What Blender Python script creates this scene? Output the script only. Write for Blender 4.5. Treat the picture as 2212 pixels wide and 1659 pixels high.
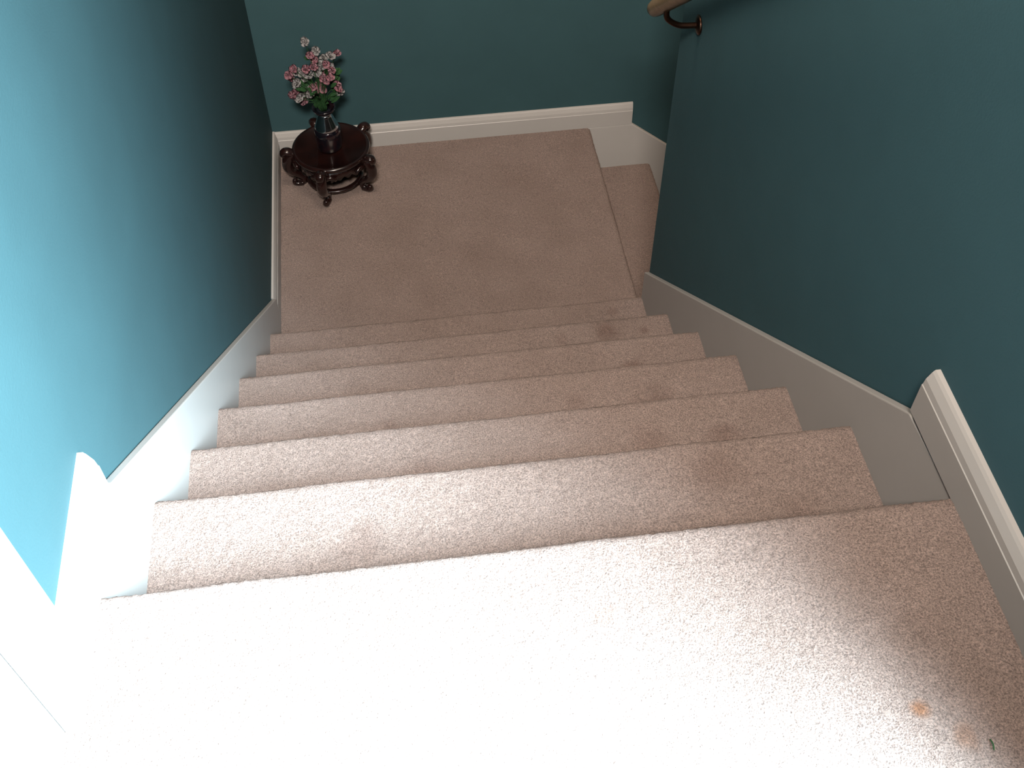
import bpy, bmesh, math, random
from mathutils import Vector, Matrix, noise
random.seed(7)
for o in list(bpy.data.objects): bpy.data.objects.remove(o)
C = bpy.context.scene.collection
SC = bpy.context.scene

# ------------------------------------------------------------------ camera
W, D, LE, R, RUN = 1.073, 1.026, 1.116, 0.19, 0.2406      # stair width, landing depth, landing edge, riser, going
cam_d = bpy.data.cameras.new('camera'); cam = bpy.data.objects.new('camera', cam_d); C.objects.link(cam)
cam_d.sensor_width = 36; cam_d.lens = 2373.99 * 36 / 2212; cam_d.clip_start = .02
s_ = Vector((0.99128811, -0.1316594, -0.0036986)); f_ = Vector((0.08012612, 0.62509589, -0.77642445)); u_ = Vector((0.10453556, 0.76936398, 0.63019948))
cam.matrix_world = Matrix(((s_.x, u_.x, -f_.x, 0.4155), (s_.y, u_.y, -f_.y, -2.1509), (s_.z, u_.z, -f_.z, 2.5171), (0, 0, 0, 1)))
SC.camera = cam
SC.cycles.diffuse_bounces = 0        # the lamps below stand for all the soft light

# ------------------------------------------------------------------ light
SC.view_settings.view_transform = 'Standard'; SC.view_settings.look = 'None'
SC.view_settings.gamma = 1; SC.view_settings.use_curve_mapping = False; SC.view_settings.exposure = 0.0
wd = bpy.data.worlds.new('world'); SC.world = wd; wd.use_nodes = True
wd.node_tree.nodes['Background'].inputs[0].default_value = (.55, .7, .9, 1)
wd.node_tree.nodes['Background'].inputs[1].default_value = 0.3
CEIL = 3.77
def area(name, loc, target, sx, sy, power, col, spread=180):
    l = bpy.data.lights.new(name, 'AREA'); l.shape = 'RECTANGLE'; l.size = sx; l.size_y = sy; l.energy = power; l.color = col
    l.spread = math.radians(spread)
    o = bpy.data.objects.new(name, l); C.objects.link(o); o.location = loc
    o.rotation_euler = (Vector(target) - Vector(loc)).to_track_quat('-Z', 'Y').to_euler()
    return o
SKY = (1.4, 3.1, -3.9, -2.02)                      # x0 x1 y0 y1 of the skylight over the upper hall
area('skylight_daylight', ((SKY[0]+SKY[1])/2, (SKY[2]+SKY[3])/2, CEIL + .0), (.15, -1.45, 1.4), SKY[1]-SKY[0], SKY[3]-SKY[2], 400, (.72, .90, 1.0), 85)
area('stairwell_lamp_glow', (.55, .05, CEIL - .14), (.55, .05, 0), .70, .70, 20, (1.0, .82, .66))
area('upper_hall_fill', (.30, -2.65, CEIL - .14), (.40, 1.0, 1.3), .50, .50, 42, (1.0, .86, .76), 95)  # added fill behind the camera, brightens the right side and the landing
area('lower_hall_lamp_glow', (2.6, .5, .95), (2.6, .5, -1), .35, .35, 4, (1.0, .62, .38))

# ------------------------------------------------------------------ materials
def mat(name, rough=.5, base=(.8, .8, .8), metal=0, spec=.5):
    m = bpy.data.materials.new(name); m.use_nodes = True
    b = m.node_tree.nodes['Principled BSDF']
    b.inputs['Base Color'].default_value = (*base, 1); b.inputs['Roughness'].default_value = rough
    b.inputs['Metallic'].default_value = metal; b.inputs['Specular IOR Level'].default_value = spec
    return m, m.node_tree, b
def N(nt, t, **k):
    n = nt.nodes.new(t)
    for a, v in k.items(): setattr(n, a, v)
    return n
def noise_tex(nt, scale, detail=2, rough=.5, vec=None):
    n = N(nt, 'ShaderNodeTexNoise'); n.inputs['Scale'].default_value = scale
    n.inputs['Detail'].default_value = detail; n.inputs['Roughness'].default_value = rough
    if vec is not None: nt.links.new(vec, n.inputs['Vector'])
    return n
def ramp(nt, src, stops):
    r = N(nt, 'ShaderNodeValToRGB')
    e = r.color_ramp.elements
    while len(e) < len(stops): e.new(.5)
    for i, (p, c) in enumerate(stops): e[i].position = p; e[i].color = (*c, 1)
    nt.links.new(src, r.inputs['Fac']); return r
def pos(nt):
    return N(nt, 'ShaderNodeNewGeometry').outputs['Position']
def bump(nt, b, hs, strength, dist, prev=None):
    n = N(nt, 'ShaderNodeBump'); n.inputs['Strength'].default_value = strength; n.inputs['Distance'].default_value = dist
    nt.links.new(hs, n.inputs['Height'])
    if prev: nt.links.new(prev.outputs['Normal'], n.inputs['Normal'])
    nt.links.new(n.outputs['Normal'], b.inputs['Normal']); return n
def painted(name, base, rough, var=.06, bsc=180, bst=.12):
    m, nt, b = mat(name, rough, base)
    P = pos(nt); n = noise_tex(nt, 5, 4, .6, P)
    r = ramp(nt, n.outputs['Fac'], [(.3, tuple(c*(1-var) for c in base)), (.7, tuple(min(1, c*(1+var)) for c in base))])
    nt.links.new(r.outputs['Color'], b.inputs['Base Color'])
    bump(nt, b, noise_tex(nt, bsc, 3, .6, P).outputs['Fac'], bst, .002)
    return m
TEAL = painted('teal_eggshell_paint', (.060, .148, .170), .72, .05, 260, .22)
WHITE = painted('white_gloss_trim_paint', (.80, .80, .775), .34, .02, 60, .05)
CEILM = painted('ceiling_paint', (.78, .77, .74), .9)
DOORM = painted('door_paint', (.72, .72, .70), .4, .02, 60, .05)

def carpet_material(name, stains):
    base = (.53, .415, .370)
    m, nt, b = mat(name, .97, base, 0, .08)
    P = pos(nt); L = nt.links
    fine = noise_tex(nt, 430, 3, .75, P); mid = noise_tex(nt, 120, 3, .6, P); big = noise_tex(nt, 6, 4, .6, P)
    r1 = ramp(nt, fine.outputs['Fac'], [(.36, tuple(c*.50 for c in base)), (.50, base), (.64, tuple(c*1.5 for c in base))])
    def mul(a, bcol, fac=1):
        mx = N(nt, 'ShaderNodeMix', data_type='RGBA', blend_type='MULTIPLY'); mx.inputs[0].default_value = fac
        L.new(a, mx.inputs[6]); L.new(bcol, mx.inputs[7]); return mx.outputs[2]
    col = mul(r1.outputs['Color'], ramp(nt, mid.outputs['Fac'], [(.3, (.86, .85, .84)), (.65, (1.04, 1.04, 1.04))]).outputs['Color'])
    col = mul(col, ramp(nt, big.outputs['Fac'], [(.35, (.90, .885, .87)), (.62, (1.02, 1.02, 1.02))]).outputs['Color'])
    warp = noise_tex(nt, 26, 3, .6, P)
    for (x, y, z, rad, stn, c) in stains:
        d = N(nt, 'ShaderNodeVectorMath', operation='DISTANCE'); L.new(P, d.inputs[0]); d.inputs[1].default_value = (x, y, z)
        w = N(nt, 'ShaderNodeMath', operation='MULTIPLY_ADD'); L.new(warp.outputs['Fac'], w.inputs[0]); w.inputs[1].default_value = rad*1.3; L.new(d.outputs['Value'], w.inputs[2])
        mr = N(nt, 'ShaderNodeMapRange', interpolation_type='SMOOTHSTEP'); L.new(w.outputs[0], mr.inputs[0])
        mr.inputs[1].default_value = rad*.75; mr.inputs[2].default_value = rad*1.65; mr.inputs[3].default_value = stn; mr.inputs[4].default_value = 0
        mx = N(nt, 'ShaderNodeMix', data_type='RGBA', blend_type='MULTIPLY'); L.new(mr.outputs[0], mx.inputs[0]); L.new(col, mx.inputs[6]); mx.inputs[7].default_value = (*c, 1)
        col = mx.outputs[2]
    L.new(col, b.inputs['Base Color'])
    b.inputs['Sheen Weight'].default_value = .25; b.inputs['Sheen Roughness'].default_value = .6; b.inputs['Sheen Tint'].default_value = (1, .95, .92, 1)
    b1 = bump(nt, b, mid.outputs['Fac'], .5, .006)
    bump(nt, b, fine.outputs['Fac'], .9, .004, b1)
    return m
BR = (.60, .50, .46); OR = (.95, .55, .28)
def ny(k): return -k*RUN
steps_stains = []
for k, lst in {0: [(.98, .05, .03, .5), (.86, .0, .03, .2)], 1: [(.90, .05, .05, .7), (.78, .06, .03, .35), (1.0, .06, .02, .6)],
               2: [(.90, .10, .045, .7), (.62, .10, .04, .3), (.32, .10, .03, .35), (.80, .12, .03, .35)],
               3: [(.88, .11, .06, .6), (.72, .08, .03, .35), (.34, .09, .03, .3)],
               4: [(.80, .09, .05, .45), (.93, .10, .05, .6), (.40, .10, .05, .35)],
               5: [(.84, .05, .06, .4), (.30, .10, .05, .4), (.95, .14, .05, .35)]}.items():
    for (x, dy, rad, s) in lst: steps_stains.append((x, ny(k) - dy, (k+1)*R, rad, s, BR))
STAIRC = carpet_material('beige_cut_pile_stair_carpet', steps_stains)
CARPET_UP = carpet_material('beige_cut_pile_carpet_stained', [(.930, -1.722, 1.33, .016, .8, OR), (.966, -1.758, 1.33, .020, .38, OR), (.597, -1.560, 1.33, .022, .5, (.8, .68, .6)),
    (.90, -1.55, 1.33, .07, .35, (.72, .66, .6)), (.95, -1.63, 1.33, .04, .35, (.72, .66, .6))])
CARPET_LAND = carpet_material('beige_cut_pile_landing_carpet', [(.62, .45, 0, .12, .10, BR), (.85, .75, 0, .16, .12, BR)])

def wood(name, dark, light, rough, scale=3, stretch=(1, 1, 8), coat=0):
    m, nt, b = mat(name, rough, dark); b.inputs['Coat Weight'].default_value = coat; b.inputs['Coat Roughness'].default_value = .12
    tc = N(nt, 'ShaderNodeTexCoord'); mp = N(nt, 'ShaderNodeMapping'); mp.inputs['Scale'].default_value = stretch
    nt.links.new(tc.outputs['Object'], mp.inputs['Vector'])
    n = noise_tex(nt, scale, 5, .65, mp.outputs['Vector'])
    r = ramp(nt, n.outputs['Fac'], [(.35, dark), (.65, light)]); nt.links.new(r.outputs['Color'], b.inputs['Base Color'])
    bump(nt, b, n.outputs['Fac'], .08, .001)
    return m
ROSE = wood('dark_rosewood_lacquer', (.013, .006, .006), (.032, .011, .009), .22, 18, (1, 1, 4), .6)
OAK = wood('varnished_oak', (.42, .27, .13), (.55, .37, .19), .4, 14, (8, 1, 8), .2)
BRACK = mat('aged_brass_bracket', .35, (.09, .045, .03), 1)[0]
SILVER = mat('polished_silver_neck', .16, (.62, .68, .74), 1)[0]
def glaze():
    m, nt, b = mat('dark_glossy_glaze', .12, (.012, .012, .018)); b.inputs['Coat Weight'].default_value = .8
    n = noise_tex(nt, 40, 4, .6, pos(nt)); r = ramp(nt, n.outputs['Fac'], [(.45, (.008, .008, .014)), (.75, (.05, .015, .018))])
    nt.links.new(r.outputs['Color'], b.inputs['Base Color']); return m
GLAZE = glaze()
def petal(name, c0, c1):
    m, nt, b = mat(name, .7, c0, 0, .2)
    n = noise_tex(nt, 160, 3, .6, pos(nt)); r = ramp(nt, n.outputs['Fac'], [(.35, c0), (.65, c1)])
    nt.links.new(r.outputs['Color'], b.inputs['Base Color']); b.inputs['Subsurface Weight'].default_value = .0
    return m
PINK = petal('pink_silk_petal', (.93, .34, .44), (.96, .62, .72)); WHT = petal('white_silk_petal', (.90, .92, .93), (.96, .94, .95))
GREEN = petal('green_silk_leaf', (.03, .10, .04), (.06, .17, .06)); YEL = mat('yellow_stamen', .7, (.7, .55, .2))[0]

# ------------------------------------------------------------------ helpers
def link(name, bm, m, parent=None, smooth=False, kind=None, label=None, cat=None):
    me = bpy.data.meshes.new(name); bmesh.ops.recalc_face_normals(bm, faces=bm.faces); bm.to_mesh(me); bm.free()
    if smooth:
        for p in me.polygons: p.use_smooth = True
    me.materials.append(m)
    o = bpy.data.objects.new(name, me); C.objects.link(o)
    if parent is not None:
        o.parent = parent; o.matrix_parent_inverse = Matrix.Translation(-parent.location)
    if kind: o['kind'] = kind
    if label: o['label'] = label
    if cat: o['category'] = cat
    return o
def thing(name, loc, label, cat, kind=None):
    o = bpy.data.objects.new(name, None); C.objects.link(o); o.location = loc; o['label'] = label; o['category'] = cat; o.empty_display_size = .1
    if kind: o['kind'] = kind
    return o
def box(bm, x0, x1, y0, y1, z0, z1):
    v = [bm.verts.new((x, y, z)) for x in (x0, x1) for y in (y0, y1) for z in (z0, z1)]
    for q in ((0, 1, 3, 2), (4, 6, 7, 5), (0, 4, 5, 1), (2, 3, 7, 6), (0, 2, 6, 4), (1, 5, 7, 3)): bm.faces.new([v[i] for i in q])
def boxes(*bs):
    bm = bmesh.new()
    for b in bs: box(bm, *b)
    return bm
def prism(bm, poly, axis, a, b):
    """poly in the plane across axis: x -> (y,z), y -> (x,z), z -> (x,y)"""
    def P(p, t): return (t, p[0], p[1]) if axis == 'x' else (p[0], t, p[1]) if axis == 'y' else (p[0], p[1], t)
    A = [bm.verts.new(P(p, a)) for p in poly]; B = [bm.verts.new(P(p, b)) for p in poly]
    bm.faces.new(A); bm.faces.new(B[::-1])
    for i in range(len(poly)):
        j = (i+1) % len(poly); bm.faces.new((A[i], A[j], B[j], B[i]))
def bevel(bm, w, seg=2):
    bmesh.ops.bevel(bm, geom=bm.edges[:], offset=w, segments=seg, affect='EDGES', profile=.5, clamp_overlap=True)
def resample(pts, d):
    out = [Vector(pts[0])]
    for a, b in zip(pts, pts[1:]):
        a, b = Vector(a), Vector(b); n = max(1, round((b-a).length/d))
        out += [a.lerp(b, i/n) for i in range(1, n+1)]
    return out
def carpet_sheet(bm, prof, axis, a, b, d=.005, amp=.0016, wob=.0022):
    """profile of (u,z) swept along the other axis; roughened like cut pile"""
    pr = resample(prof, d); n = max(2, round((b-a)/d)); rows = []
    nrm = []
    for i in range(len(pr)):
        t = pr[min(i+1, len(pr)-1)] - pr[max(i-1, 0)]; t.normalize(); nrm.append(Vector((-t.y, t.x)))
    for i, p in enumerate(pr):
        row = []
        for j in range(n+1):
            w = a + (b-a)*j/n
            q = Vector((w, p.x, p.y)) if axis == 'x' else Vector((p.x, w, p.y))
            k = amp*noise.noise(q*130) + amp*.8*noise.noise(q*300+Vector((9, 3, 1))) + wob*noise.noise(q*9)
            if j == 0 or j == n: k *= .3
            nn = nrm[i]*k
            row.append(bm.verts.new(q + (Vector((0, nn.x, nn.y)) if axis == 'x' else Vector((nn.x, 0, nn.y)))))
        rows.append(row)
    for r0, r1 in zip(rows, rows[1:]):
        for j in range(n): bm.faces.new((r0[j], r0[j+1], r1[j+1], r1[j]))
    return rows
def nosing(u, z, sgn, back, under):
    """riser foot -> rounded nose -> tread back; u is the front of the nose, sgn the downhill direction"""
    rr = .016; P = [(u - sgn*.026, z - under), (u - sgn*.026, z - .046), (u - sgn*.014, z - .037)]
    for i in range(9):
        t = math.radians(-55 + 145*i/8); P.append((u - sgn*rr + sgn*rr*math.cos(t), z - rr + rr*math.sin(t)))
    P.append((back, z)); return P

# ------------------------------------------------------------------ the setting
XL, XR, YB = -.015, W + .015, D + .015
YC = -.012                      # where the right wall ends beside the landing
YE = -1.98                      # where it ends beside the upper hall
HY, HX = -5.0, 4.4
def struct(name, bm, m, **k): return link(name, bm, m, kind='structure', **k)
DY0, DY1, DZ = -2.36, -1.60, 1.33 + 2.03
struct('wall_left', boxes((XL-.12, XL, DY1, YB+.12, -1.6, CEIL), (XL-.12, XL, HY, DY0, 1.2, CEIL), (XL-.12, XL, DY0, DY1, DZ, CEIL), (XL-.12, XL, DY0, DY1, -1.6, 1.32)), TEAL)
struct('wall_back', boxes((XL, HX, YB, YB+.12, -1.6, CEIL)), TEAL)
struct('wall_right', boxes((XR, XR+.115, YE, YC+.012, -1.6, CEIL)), TEAL)
struct('wall_lower_flight', boxes((XR+.115, HX, YC-.10, YC+.012, -1.6, CEIL)), TEAL)
struct('wall_hall', boxes((XR+.115, HX, YE, YE+.1, 1.2, CEIL)), TEAL)
struct('wall_hall_end', boxes((XL-.12, HX, HY-.12, HY, 1.2, CEIL)), TEAL)
struct('wall_hall_side', boxes((HX, HX+.12, HY-.12, YB+.12, -1.6, CEIL)), TEAL)
x0, x1, y0, y1 = SKY
struct('ceiling', boxes((XL-.12, x0, HY-.12, YB+.12, CEIL, CEIL+.1), (x1, HX+.12, HY-.12, YB+.12, CEIL, CEIL+.1), (x0, x1, HY-.12, y0, CEIL, CEIL+.1), (x0, x1, y1, YB+.12, CEIL, CEIL+.1)), CEILM)
struct('window_1', boxes((x0-.03, x0, y0-.03, y1+.03, CEIL-.02, CEIL+.12), (x1, x1+.03, y0-.03, y1+.03, CEIL-.02, CEIL+.12), (x0, x1, y0-.03, y0, CEIL-.02, CEIL+.12), (x0, x1, y1, y1+.03, CEIL-.02, CEIL+.12)), WHITE)

# upper floor carpet with its rolled front edge over the stairs
zu = 7*R; yu = -6*RUN - .0114 + .004
bm = bmesh.new()
carpet_sheet(bm, nosing(yu, zu, 1, -2.10, R*.9), 'x', -.001, W+.001, .004)
for q in (((-.10, HY), (W, HY), (W, -2.10), (-.10, -2.10)), ((W, HY), (HX, HY), (HX, YE), (W, YE)), ((-.10, -2.10), (0, -2.10), (0, -1.50), (-.10, -1.50))):
    bm.faces.new([bm.verts.new((x, y, zu)) for x, y in q])
struct('floor_upper_hall', bm, CARPET_UP, smooth=True)
bm = bmesh.new()
rows = carpet_sheet(bm, [(-p[0], p[1]) for p in nosing(-LE, 0, -1, .0, R*.9)], 'y', -.03, D+.001, .005)
struct('floor_landing', bm, CARPET_LAND, smooth=True)
struct('floor_lower_hall', boxes((LE+4*.24, HX, YC, YB, -5*R-.1, -5*R)), CARPET_LAND)

# ------------------------------------------------------------------ flights
st = thing('staircase', (W/2, 0, 0), 'long beige carpeted flight of steps between two white skirt boards, above the landing', 'stairs')
dy = [.0021, -.0056, -.0016, .0014, .0026, .0125]; dz = [-.0061, .0022, .0076, .0049, .0025, -.0063]
for k in range(6):
    bm = bmesh.new()
    carpet_sheet(bm, nosing(-k*RUN + dy[k] + .004, (k+1)*R + dz[k]*.6, 1, -(k+1)*RUN - .03, R*.98), 'x', -.001, W+.001, .004)
    link('step', bm, STAIRC, st, smooth=True)
def skirt_l(y): return .28 - .813*y
bm = bmesh.new()
prism(bm, [(.232, .001), (.232, .088), (-1.285, skirt_l(-1.285)), (-1.47, skirt_l(-1.285)-.001), (-1.47, 1.0), (-.15, -.001)], 'x', XL+.001, 0)
bevel(bm, .002); link('skirt_board', bm, WHITE, st)
def skirt_r(y): return .287 - .785*y
bm = bmesh.new()
prism(bm, [(.0, .0), (.0, skirt_r(0)), (-1.31, skirt_r(-1.31)+.002), (-1.48, 1.329), (-1.48, 1.0), (-.15, -.001)], 'x', W, XR-.001)
bevel(bm, .002); link('skirt_board', bm, WHITE, st)

lo = thing('staircase', (LE, D/2, -R), 'short visible bit of brownish carpeted lower flight beyond the landing edge, behind the wall corner', 'stairs')
for k in range(4):
    bm = bmesh.new(); u = LE + (k+1)*.24; z = -(k+1)*R
    carpet_sheet(bm, [(-p[0], p[1]) for p in nosing(-u, z, -1, -(u-.27), R*.98)], 'y', .002, D+.001, .007)
    link('step', bm, CARPET_LAND, lo, smooth=True)
bm = bmesh.new()
prism(bm, [(LE-.06, -.001), (1.272, -.001), (1.272+1.15, -.001-.79*1.15), (1.272+1.15, -5*R), (LE+.7, -5*R), (LE-.06, -.3)], 'y', D, YB-.001)
bevel(bm, .002); link('skirt_board', bm, WHITE, lo)

# baseboards: flat face, a groove line, and a sloped cap
def bb_profile(t, h):         # (out from wall, height)
    return [(-.003, 0), (t, 0), (t, h*.66), (t-.0012, h*.675), (t-.0025, h*.80), (t*.55, h*.95), (t*.38, h), (-.003, h)]
def baseboard(name, kind, wall, a, b, z0, t=.015, h=.09):
    bm = bmesh.new(); pr = bb_profile(t, h)
    if kind == 'x+': prism(bm, [(wall + p, z0 + q) for p, q in pr], 'y', a, b)       # on a wall facing +x
    if kind == 'x-': prism(bm, [(wall - p, z0 + q) for p, q in pr], 'y', a, b)
    if kind == 'y-': prism(bm, [(wall - p, z0 + q) for p, q in pr], 'x', a, b)
    if kind == 'y+': prism(bm, [(wall + p, z0 + q) for p, q in pr], 'x', a, b)
    return struct(name, bm, WHITE)
baseboard('baseboard_landing_left', 'x+', XL, .232, YB, 0, .015, .092)
baseboard('baseboard_landing_back', 'y-', YB, XL+.001, 1.268, 0, .015, .090)
baseboard('baseboard_upper_left', 'x+', XL, -1.537, -1.302, zu-.004, .018, .092)
baseboard('baseboard_upper_right', 'x-', XR, YE-.012, -1.312, zu-.002, .0175, .084)
baseboard('baseboard_hall', 'y-', YE, W+.0, HX, zu-.002, .014, .084)

# door in the left wall of the upper hall
bm = boxes((XL-.002, XL+.018, DY1-.024, -1.537, zu, DZ+.063), (XL-.002, XL+.018, DY0-.063, DY0-.002, zu, DZ+.063), (XL-.002, XL+.018, DY0-.002, DY1+.002, DZ+.002, DZ+.063))
bevel(bm, .003)
dr = struct('door_1', bm, WHITE)
for n, bb in (('door_leaf', (XL-.045, XL-.003, DY0+.004, DY1-.004, zu+.002, DZ-.004)),):
    bm = boxes(bb)
    for zz in ((.2, .8), (1.0, 1.85)):
        for yy in ((DY0+.1, DY0+.34), (DY0+.42, DY0+.66)): box(bm, XL-.004, XL+.003, yy[0], yy[1], zu+zz[0], zu+zz[1])
    link(n, bm, DOORM, dr)
link('door_jamb', boxes((XL-.12, XL, DY1-.004, DY1+.002, zu, DZ), (XL-.12, XL, DY0-.002, DY0+.004, zu, DZ), (XL-.12, XL, DY0, DY1, DZ-.004, DZ+.002)), WHITE, dr)

# ------------------------------------------------------------------ lathe / tube helpers
def lathe(bm, prof, cx, cy, z0, seg=48, closed=False):
    rings = []
    for r, z in prof: rings.append([bm.verts.new((cx + r*math.cos(2*math.pi*i/seg), cy + r*math.sin(2*math.pi*i/seg), z0 + z)) for i in range(seg)])
    for a, b in zip(rings, rings[1:]):
        for i in range(seg): j = (i+1) % seg; bm.faces.new((a[i], a[j], b[j], b[i]))
    if closed:
        for i in range(seg): j = (i+1) % seg; bm.faces.new((rings[-1][i], rings[-1][j], rings[0][j], rings[0][i]))
    else:
        bm.faces.new(rings[0][::-1]); bm.faces.new(rings[-1])
def smooth_path(pts, n):
    out = []; P = [Vector(p) for p in pts]; P = [P[0]*2-P[1]] + P + [P[-1]*2-P[-2]]
    for i in range(1, len(P)-2):
        for k in range(n):
            t = k/n; a, b, c, d = P[i-1], P[i], P[i+1], P[i+2]
            out.append(.5*((2*b) + (c-a)*t + (2*a-5*b+4*c-d)*t*t + (3*b-a-3*c+d)*t**3))
    out.append(P[-2]); return out
def tube(bm, pts, radii, seg=10, side=None, flat=1.0):
    n = len(pts); rings = []; ref = Vector(side) if side else Vector((0, 0, 1))
    for i in range(n):
        t = (pts[min(i+1, n-1)] - pts[max(i-1, 0)]).normalized()
        a = ref - t*ref.dot(t)
        if a.length < 1e-4: a = t.orthogonal()
        a.normalize(); b = t.cross(a); rr = radii[i]
        if not side: ref = a
        rings.append([bm.verts.new(pts[i] + a*rr*flat*math.cos(2*math.pi*k/seg) + b*rr*math.sin(2*math.pi*k/seg)) for k in range(seg)])
    for a, b in zip(rings, rings[1:]):
        for i in range(seg): j = (i+1) % seg; bm.faces.new((a[i], a[j], b[j], b[i]))
    bm.faces.new(rings[0][::-1]); bm.faces.new(rings[-1])
def interp(vals, n):
    return [vals[min(int(i*(len(vals)-1)/(n-1)), len(vals)-2)]*(1-f)+vals[min(int(i*(len(vals)-1)/(n-1)), len(vals)-2)+1]*f
            for i in range(n) for f in [(i*(len(vals)-1)/(n-1)) - min(int(i*(len(vals)-1)/(n-1)), len(vals)-2)]]

# ------------------------------------------------------------------ carved stand on the landing
SX, SY, SH = .190, .862, .150
sd = thing('carved_stand', (SX, SY, 0), 'small round carved dark wooden stand with curling legs under the vase', 'plant stand')
bm = bmesh.new()
lathe(bm, [(.02, .128), (.112, .128), (.122, .131), (.128, .136), (.131, .142), (.130, .148), (.125, .152), (.118, .151), (.114, .1475), (.02, .147)], SX, SY, 0, 72)
link('stand_top', bm, ROSE, sd, smooth=True)
bm = bmesh.new()      # carved apron: lobed ring under the top
seg = 120
rings = [[], [], [], []]
for i in range(seg):
    t = 2*math.pi*i/seg; lob = .5+.5*math.cos(5*(t - math.radians(-105)))
    low = .101 - .012*lob + .006*math.cos(25*t)
    for j, (r, z) in enumerate(((.100, .130), (.116, .130), (.119, low), (.103, low))): rings[j].append(bm.verts.new((SX + r*math.cos(t), SY + r*math.sin(t), z)))
for j in range(4):
    A, B = rings[j], rings[(j+1) % 4]
    for i in range(seg): k = (i+1) % seg; bm.faces.new((A[i], A[k], B[k], B[i]))
link('apron', bm, ROSE, sd, smooth=True)
bm = bmesh.new()
lathe(bm, [(.084, .022), (.096, .022), (.100, .027), (.096, .034), (.084, .034), (.080, .028)], SX, SY, 0, 64, True)
link('foot_ring', bm, ROSE, sd, smooth=True)
for k in range(5):
    az = math.radians(-105 + 72*k); er = Vector((math.cos(az), math.sin(az), 0)); et = Vector((-math.sin(az), math.cos(az), 0)); c = Vector((SX, SY, 0))
    pr = [(.112, .118), (.134, .133), (.150, .112), (.153, .085), (.140, .060), (.118, .043), (.106, .026), (.114, .012), (.130, .0105)]
    pts = smooth_path([c + er*r + Vector((0, 0, z)) for r, z in pr], 7)
    rad = interp([.013, .017, .019, .018, .015, .012, .0105, .0115, .009], len(pts))
    bm = bmesh.new(); tube(bm, pts, rad, 12, tuple(et), .95)
    # upper scroll that pokes out past the rim, and the curled toe
    up = smooth_path([c + er*r + Vector((0, 0, z)) for r, z in [(.126, .136), (.142, .147), (.157, .148), (.163, .139), (.157, .131), (.150, .134)]], 5)
    tube(bm, up, interp([.011, .012, .011, .010, .008, .005], len(up)), 10, tuple(et), 1.5)
    toe = smooth_path([c + er*r + Vector((0, 0, z)) for r, z in [(.112, .011), (.128, .0095), (.140, .014), (.139, .024), (.131, .025)]], 5)
    tube(bm, toe, interp([.011, .0095, .009, .007, .004], len(toe)), 10, tuple(et), 1.25)
    for sg in (-1, 1):      # small carved brackets beside each knee
        bk = smooth_path([c + er*r + et*sg*w + Vector((0, 0, z)) for r, w, z in [(.128, .008, .112), (.124, .026, .116), (.120, .040, .108), (.120, .036, .100)]], 5)
        tube(bm, bk, interp([.009, .008, .006, .003], len(bk)), 8)
    link('leg', bm, ROSE, sd, smooth=True)

# ------------------------------------------------------------------ vase
VZ = .1478; VX, VY = .188, .860
vs = thing('vase', (VX, VY, VZ), 'small dark glossy vase with a shiny silver neck standing on the carved stand', 'vase')
bm = bmesh.new(); lathe(bm, [(.030, 0), (.038, .001), (.041, .006), (.0425, .025), (.0435, .05), (.044, .068), (.042, .079), (.037, .084)], VX, VY, VZ, 56)
link('body', bm, GLAZE, vs, smooth=True)
bm = bmesh.new(); lathe(bm, [(.039, .083), (.0395, .086), (.036, .096), (.030, .112), (.025, .126), (.022, .134), (.022, .138)], VX, VY, VZ, 56)
link('neck', bm, SILVER, vs, smooth=True, label='shiny silver tapering neck')
bm = bmesh.new(); lathe(bm, [(.0215, .137), (.026, .142), (.034, .152), (.038, .160), (.0375, .164), (.034, .162), (.028, .152), (.018, .143)], VX, VY, VZ, 56)
link('rim', bm, GLAZE, vs, smooth=True)

# ------------------------------------------------------------------ artificial flowers
BX, BY, BZ = .176, .862, VZ + .15
fb = thing('flower_bouquet', (VX, VY, BZ), 'bunch of small pink and white silk flowers standing in the dark vase', 'flowers')
def uv_pt(dx, dy, depth):       # offset across the bunch, upward, and in depth, in metres
    return Vector((BX + dx, BY + depth, BZ + dy))
# spots measured from the photograph: across, up, pink?
spots = [(-.011, .262, 0), (.018, .222, 0), (-.002, .212, 1), (.008, .196, 1), (.062, .198, 0), (.084, .203, 1), (-.062, .165, 1), (-.083, .140, 1), (-.078, .128, 1), (-.055, .148, 0),
         (-.040, .140, 0), (-.024, .157, 1), (-.030, .118, 0), (-.020, .135, 0), (.004, .165, 1), (.020, .172, 0), (.030, .160, 0), (.045, .165, 1), (.056, .158, 0), (.012, .140, 0),
         (.030, .120, 1), (.040, .108, 1), (.054, .120, 1), (.022, .130, 1), (-.066, .098, 0), (-.060, .108, 0), (.008, .090, 1), (-.012, .080, 1), (-.004, .068, 1), (-.038, .072, 0),
         (-.050, .060, 0), (-.082, .062, 1), (-.070, .068, 1), (-.063, .045, 0), (-.045, .035, 0), (-.048, .025, 1), (.022, .072, 1), (.070, .085, 1), (.074, .074, 1), (.078, .052, 0), (.008, .045, 1),
         (-.024, .058, 0), (.062, .142, 1), (.038, .188, 0)]
base = Vector((VX, VY, VZ + .147))
st_bm = bmesh.new(); lf_bm = bmesh.new()
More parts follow.
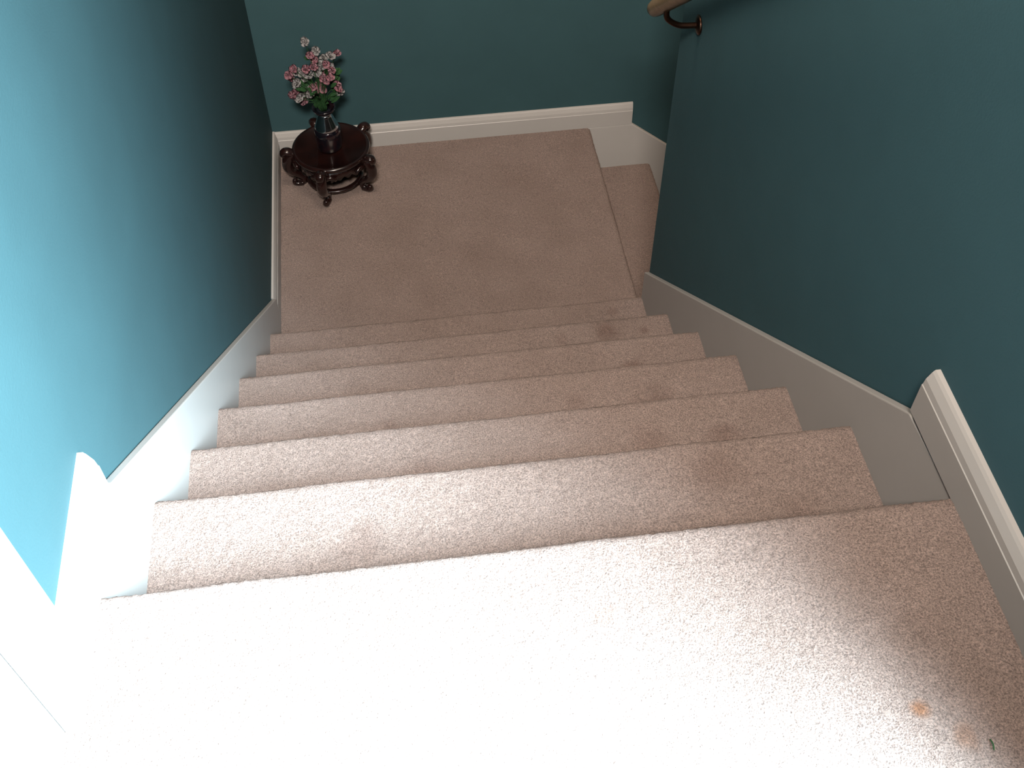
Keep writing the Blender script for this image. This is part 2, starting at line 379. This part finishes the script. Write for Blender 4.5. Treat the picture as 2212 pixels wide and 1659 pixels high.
def add_flower(c, nrm, size, seed):
    rnd = random.Random(seed); bm = bmesh.new(); nrm = nrm.normalized(); a = nrm.orthogonal().normalized(); b = nrm.cross(a)
    for layer, (cnt, tilt, sc) in enumerate(((6, .35, 1), (5, .85, .8), (4, 1.25, .5))):
        for i in range(cnt):
            t = 2*math.pi*(i + .5*layer)/cnt + rnd.uniform(-.2, .2); d = a*math.cos(t) + b*math.sin(t); s = nrm.cross(d)
            tl = tilt + rnd.uniform(-.2, .2); out = d*math.cos(tl) + nrm*math.sin(tl); L = size*sc*rnd.uniform(.85, 1.1)
            rows = []
            for u, wd, lift in ((.05, .12, 0), (.4, .42, .06), (.75, .52, .04), (1.0, .28, -.10)):
                rows.append([bm.verts.new(c + out*L*u + s*L*wd*v + nrm*L*(lift + .14*v*v + rnd.uniform(-.03, .03))) for v in (-1, 0, 1)])
            for r0, r1 in zip(rows, rows[1:]):
                for j in range(2): bm.faces.new((r0[j], r0[j+1], r1[j+1], r1[j]))
    bmesh.ops.solidify(bm, geom=bm.faces[:], thickness=.0006)
    return bm
for i, (dx, up, pk) in enumerate(spots):
    dep = -.03 + .06*random.random(); p = uv_pt(dx*.93, up*.93 + .012 - dep*.55, dep)
    nr = Vector((dx*4 + random.uniform(-.4, .4), -.9 + random.uniform(-.3, .3), 1.0 + up*1.5 + random.uniform(-.3, .3)))
    o = link('flower', add_flower(p, nr, .0148 if pk else .0160, i), PINK if pk else WHT, fb, smooth=True, label='pink flower' if pk else 'white flower')
    mid = base.lerp(p, .55) + Vector((-dx*.15, 0, .01))
    sp = smooth_path([base + Vector((dx*.1, dep*.1, 0)), mid, p], 5); tube(st_bm, sp, [.0011]*len(sp), 5)
def leaf(bm, c, d, L, w):
    d = d.normalized(); s = d.cross(Vector((0, -.6, .8))).normalized(); n = s.cross(d); rows = []
    for u, ww, dr in ((0, .1, 0), (.3, .8, .05), (.6, 1, .03), (.85, .55, -.04), (1, .05, -.12)):
        rows.append([bm.verts.new(c + d*L*u + s*w*ww*v + n*(L*dr + abs(v)*w*.3)) for v in (-1, 0, 1)])
    for r0, r1 in zip(rows, rows[1:]):
        for j in range(2): bm.faces.new((r0[j], r0[j+1], r1[j+1], r1[j]))
for i in range(46):
    t = random.uniform(0, 6.28); h = random.uniform(.024, .12); r = random.uniform(.005, .025) + h*.35
    c = Vector((VX + r*math.cos(t), VY + r*math.sin(t), BZ + h)); leaf(lf_bm, c, Vector((math.cos(t), math.sin(t), random.uniform(.2, 1.2))), random.uniform(.020, .034), random.uniform(.005, .008))
for (dx, up, L) in ((.07, .17, .03), (.085, .16, .03), (.06, .13, .035), (.05, .03, .04), (-.01, .24, .02), (.06, .06, .03), (.045, .04, .035), (-.05, .04, .03)):
    leaf(lf_bm, uv_pt(dx*.8, up*.8, 0), Vector((1 if dx > 0 else -1, -.2, .9)), L, .007)
link('stems', st_bm, GREEN, fb, smooth=True)
lv = link('foliage', lf_bm, GREEN, fb, smooth=True); lv['kind'] = 'stuff'

# ------------------------------------------------------------------ handrail on the right wall
hr = thing('handrail', (W-.055, -.6, 1.0), 'round varnished wooden handrail fixed to the dark right wall above the stairs', 'handrail')
hx = W - .062; sl = -.79
def rp(y): return Vector((hx, y, 1.146 + sl*(y + .026)))
bm = bmesh.new(); ys = [-.018, -.021, -.030, -.045] + [-.06 - .09*i for i in range(17)]
rr_ = [.004, .012, .0175, .019] + [.019]*17
tube(bm, [rp(y) for y in ys], rr_, 20); link('rail', bm, OAK, hr, smooth=True)
for y in (-.125, -1.15):
    p = rp(y); bm = bmesh.new()
    pts = smooth_path([p + Vector((0, 0, -.016)), p + Vector((.004, 0, -.040)), p + Vector((.030, .0, -.058)), p + Vector((.066, 0, -.062)), p + Vector((.078, 0, -.062))], 6)
    tube(bm, pts, [.0065]*len(pts), 10)
    br = link('bracket', bm, BRACK, hr, smooth=True)
    bm = bmesh.new(); rings = []
    for (dx, r) in ((.078, .020), (.074, .022), (.071, .017), (.068, .008)):
        rings.append([bm.verts.new(p + Vector((dx, r*math.cos(t*math.pi/12), -.062 + r*math.sin(t*math.pi/12)))) for t in range(24)])
    for a, b in zip(rings, rings[1:]):
        for i in range(24): j = (i+1) % 24; bm.faces.new((a[i], a[j], b[j], b[i]))
    bm.faces.new(rings[0]); bm.faces.new(rings[-1])
    o = link('wall_plate', bm, BRACK, None, smooth=True); o.parent = br

# small green scrap of lint on the upper carpet
bm = bmesh.new(); p0 = Vector((.991, -1.772, zu + .003))
tube(bm, smooth_path([p0 + Vector((0, -.006, 0)), p0 + Vector((.001, 0, .0012)), p0 + Vector((.0005, .006, 0))], 4), [.0008]*9, 6)
o = link('lint_scrap', bm, GREEN, None, smooth=True, label='tiny dark green scrap lying on the upper carpet near the right baseboard', cat='scrap')
# unlit parts of the stairwell ceiling lamp, and an added rim at the hall fill
for (x, y, t) in ((.55, .05, 'shallow round ceiling lamp over the stairwell'), (.30, -2.65, 'shallow round rim added around the fill light over the upper hall')):
    cl = thing('ceiling_lamp', (x, y, CEIL), t, 'ceiling lamp')
    bm = bmesh.new(); lathe(bm, [(.30, 0), (.31, -.02), (.31, -.04), (.29, -.04), (.29, -.02), (.05, -.01)], x, y, CEIL, 40); link('lamp_rim', bm, WHITE, cl, smooth=True)
